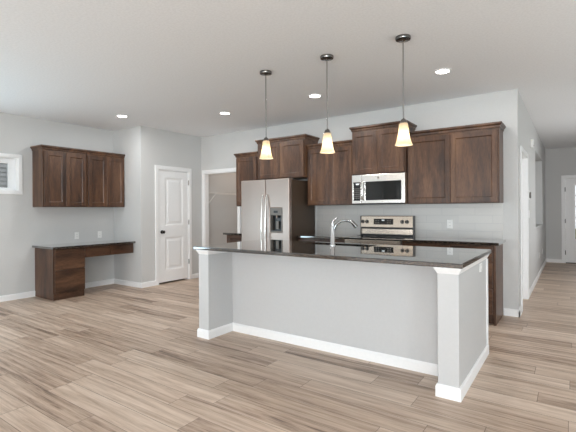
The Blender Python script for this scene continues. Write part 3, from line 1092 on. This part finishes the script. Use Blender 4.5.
# ------------------------------------------------------------------ recessed ceiling lights
def can_light(x, y, label):
    r = thing('recessed_light', (x, y, HC), label, 'ceiling light', 'recessed ceiling lights')
    obj('trim_ring', lathe(x, y, [(0.092, HC - 0.0004), (0.090, HC - 0.006), (0.070, HC - 0.008), (0.066, HC - 0.003), (0.066, HC - 0.0004)], 40, False), TRIM, r, smooth=True)
    obj('lens', disc('z', (x, y, HC - 0.0005), 0.0655, -0.003, 32), LENS, r)
    return r


def can_lamp(x, y, watts=10.8, color=(0.98, 0.98, 0.97), name='can_lamp'):
    d = bpy.data.lights.new(name, 'AREA')
    d.shape, d.size, d.energy, d.color = 'DISK', 0.12, watts, color
    o = bpy.data.objects.new(name, d)
    COL.objects.link(o)
    o.location = (x, y, HC - 0.010)


for x_, y_ in ((-5.595, 3.640), (-4.214, 4.425), (-2.660, 4.425), (-1.105, 4.425)):
    can_lamp(x_, y_)
can_lamp(0.85, 8.2, 4, (0.94, 0.98, 1.0), name='entry_lamp')
can_lamp(-5.2, 6.5, 6, (1.0, 0.80, 0.66), 'added_pantry_fill')  # added fill that brightens the dark pantry
c0 = can_light(-5.595, 3.640, 'round recessed ceiling light above the desk wall')
dup(c0, (-4.214, 4.425, HC), 'round recessed ceiling light in front of the pantry opening')
dup(c0, (-2.660, 4.425, HC), 'round recessed ceiling light between the first and second pendant canopies')
dup(c0, (-1.105, 4.425, HC), 'round recessed ceiling light beside the pendant nearest the hall')
dup(c0, (-5.2, 6.5, HC), 'added round ceiling light, out of view inside the pantry')  # unseen fixture added to go with the pantry fill
dup(c0, (0.85, 8.2, HC), 'round recessed ceiling light over the entry hall')

# ------------------------------------------------------------------ outlets, switches and other wall plates


def plate(name, fmap, u, z, label, cat, w=0.072, h=0.115, sockets=True, group=None):
    r = thing(name, fmap(u, 0, z), label, cat, group or ('wall outlets' if sockets else None))
    def bx(u0, u1, v0, v1, z0, z1):
        bm = B(u0, u1, v0, v1, z0, z1)
        for v in bm.verts:
            v.co = Vector(fmap(v.co.x, v.co.y, v.co.z))
        return bm
    obj('cover_plate', bx(u - w / 2, u + w / 2, 0.0003, 0.006, z - h / 2, z + h / 2), WHITE_PLASTIC, r, 0.002)
    if sockets:
        for s in (-1, 1):
            zz_ = z + s * 0.021
            k = obj('socket', bx(u - 0.017, u + 0.017, 0.0055, 0.0085, zz_ - 0.015, zz_ + 0.015), WHITE_PLASTIC, r, 0.002)
            for d in (-0.006, 0.006):
                obj('slot', bx(u + d - 0.0012, u + d + 0.0012, 0.0080, 0.0088, zz_ - 0.004, zz_ + 0.006), BLACK, k)
    else:
        obj('rocker', bx(u - 0.016, u + 0.016, 0.0055, 0.010, z - 0.033, z + 0.033), WHITE_PLASTIC, r, 0.002)
    return r


plate('wall_outlet', on_left(XL), 3.561, 0.900, 'white outlet above the desk, the one farther from the return wall', 'outlet')
plate('wall_outlet', on_left(XL), 3.964, 0.897, 'white outlet above the desk, the one nearer the return wall', 'outlet')
plate('wall_outlet', on_back(YB - 0.009), -1.317, 1.107, 'white outlet set in the tile backsplash', 'outlet')
plate('wall_outlet', on_left(ix1), 3.72, 0.812, 'small white outlet high on the end wall of the island', 'outlet', w=0.10, h=0.07)
plate('wall_outlet', on_left(XH), 9.369, 0.39, 'white outlet low on the hall wall under the niche', 'outlet')
plate('wall_outlet', on_left(XH), 10.4, 0.38, 'white outlet low on the hall wall towards the front door', 'outlet')
plate('light_switch', on_left(XH), 7.10, 1.22, 'white rocker switch on the hall wall under the thermostat', 'switch', sockets=False)
th = thing('thermostat', (XH, 7.10, 1.505), 'small grey thermostat on a white plate beside the hall door', 'thermostat')
obj('back_plate', B(XH + 0.0003, XH + 0.008, 7.035, 7.165, 1.44, 1.57), WHITE_PLASTIC, th, 0.003)
obj('dial', disc('x', (XH + 0.0078, 7.10, 1.505), 0.046, 0.022, 28), GREY_PLASTIC, th, 0.004)
ch = thing('door_chime', (XH, 7.56, 2.33), 'white door chime box high on the hall wall', 'door chime')
obj('chime_box', B(XH + 0.0003, XH + 0.040, 7.42, 7.58, 2.265, 2.395), WHITE_PLASTIC, ch, 0.006)
obj('speaker_slot', B(XH + 0.0395, XH + 0.0415, 7.45, 7.55, 2.29, 2.30), GREY_PLASTIC, ch)

# ------------------------------------------------------------------ wire shelf in the pantry
ws = thing('wire_shelf', (XS, 6.3, 1.64), 'white wire shelf with a diagonal brace inside the pantry', 'shelf')
sy0, sy1, sx1, sz = YB + 0.09 + 0.02, YP - 0.01, XS + 0.305, 1.650
for x_ in (XS + 0.006, XS + 0.155, sx1):
    obj('rail', tube([(x_, sy0, sz), (x_, sy1, sz)], 0.0035, 8), WIRE, ws)
obj('front_lip', tube([(sx1, sy0, sz - 0.028), (sx1, sy1, sz - 0.028)], 0.0035, 8), WIRE, ws)
n_w = 34
for k in range(n_w):
    y = sy0 + 0.01 + (sy1 - sy0 - 0.02) * k / (n_w - 1)
    obj('cross_wire', tube([(XS + 0.003, y, sz + 0.004), (sx1, y, sz + 0.004), (sx1 + 0.004, y, sz - 0.028)], 0.002, 6), WIRE, ws)
for y in (sy0 + 0.012, sy1 - 0.10):
    obj('brace', tube([(sx1 - 0.01, y, sz - 0.005), (XS + 0.004, y, sz - 0.26)], 0.006, 8), WIRE, ws)
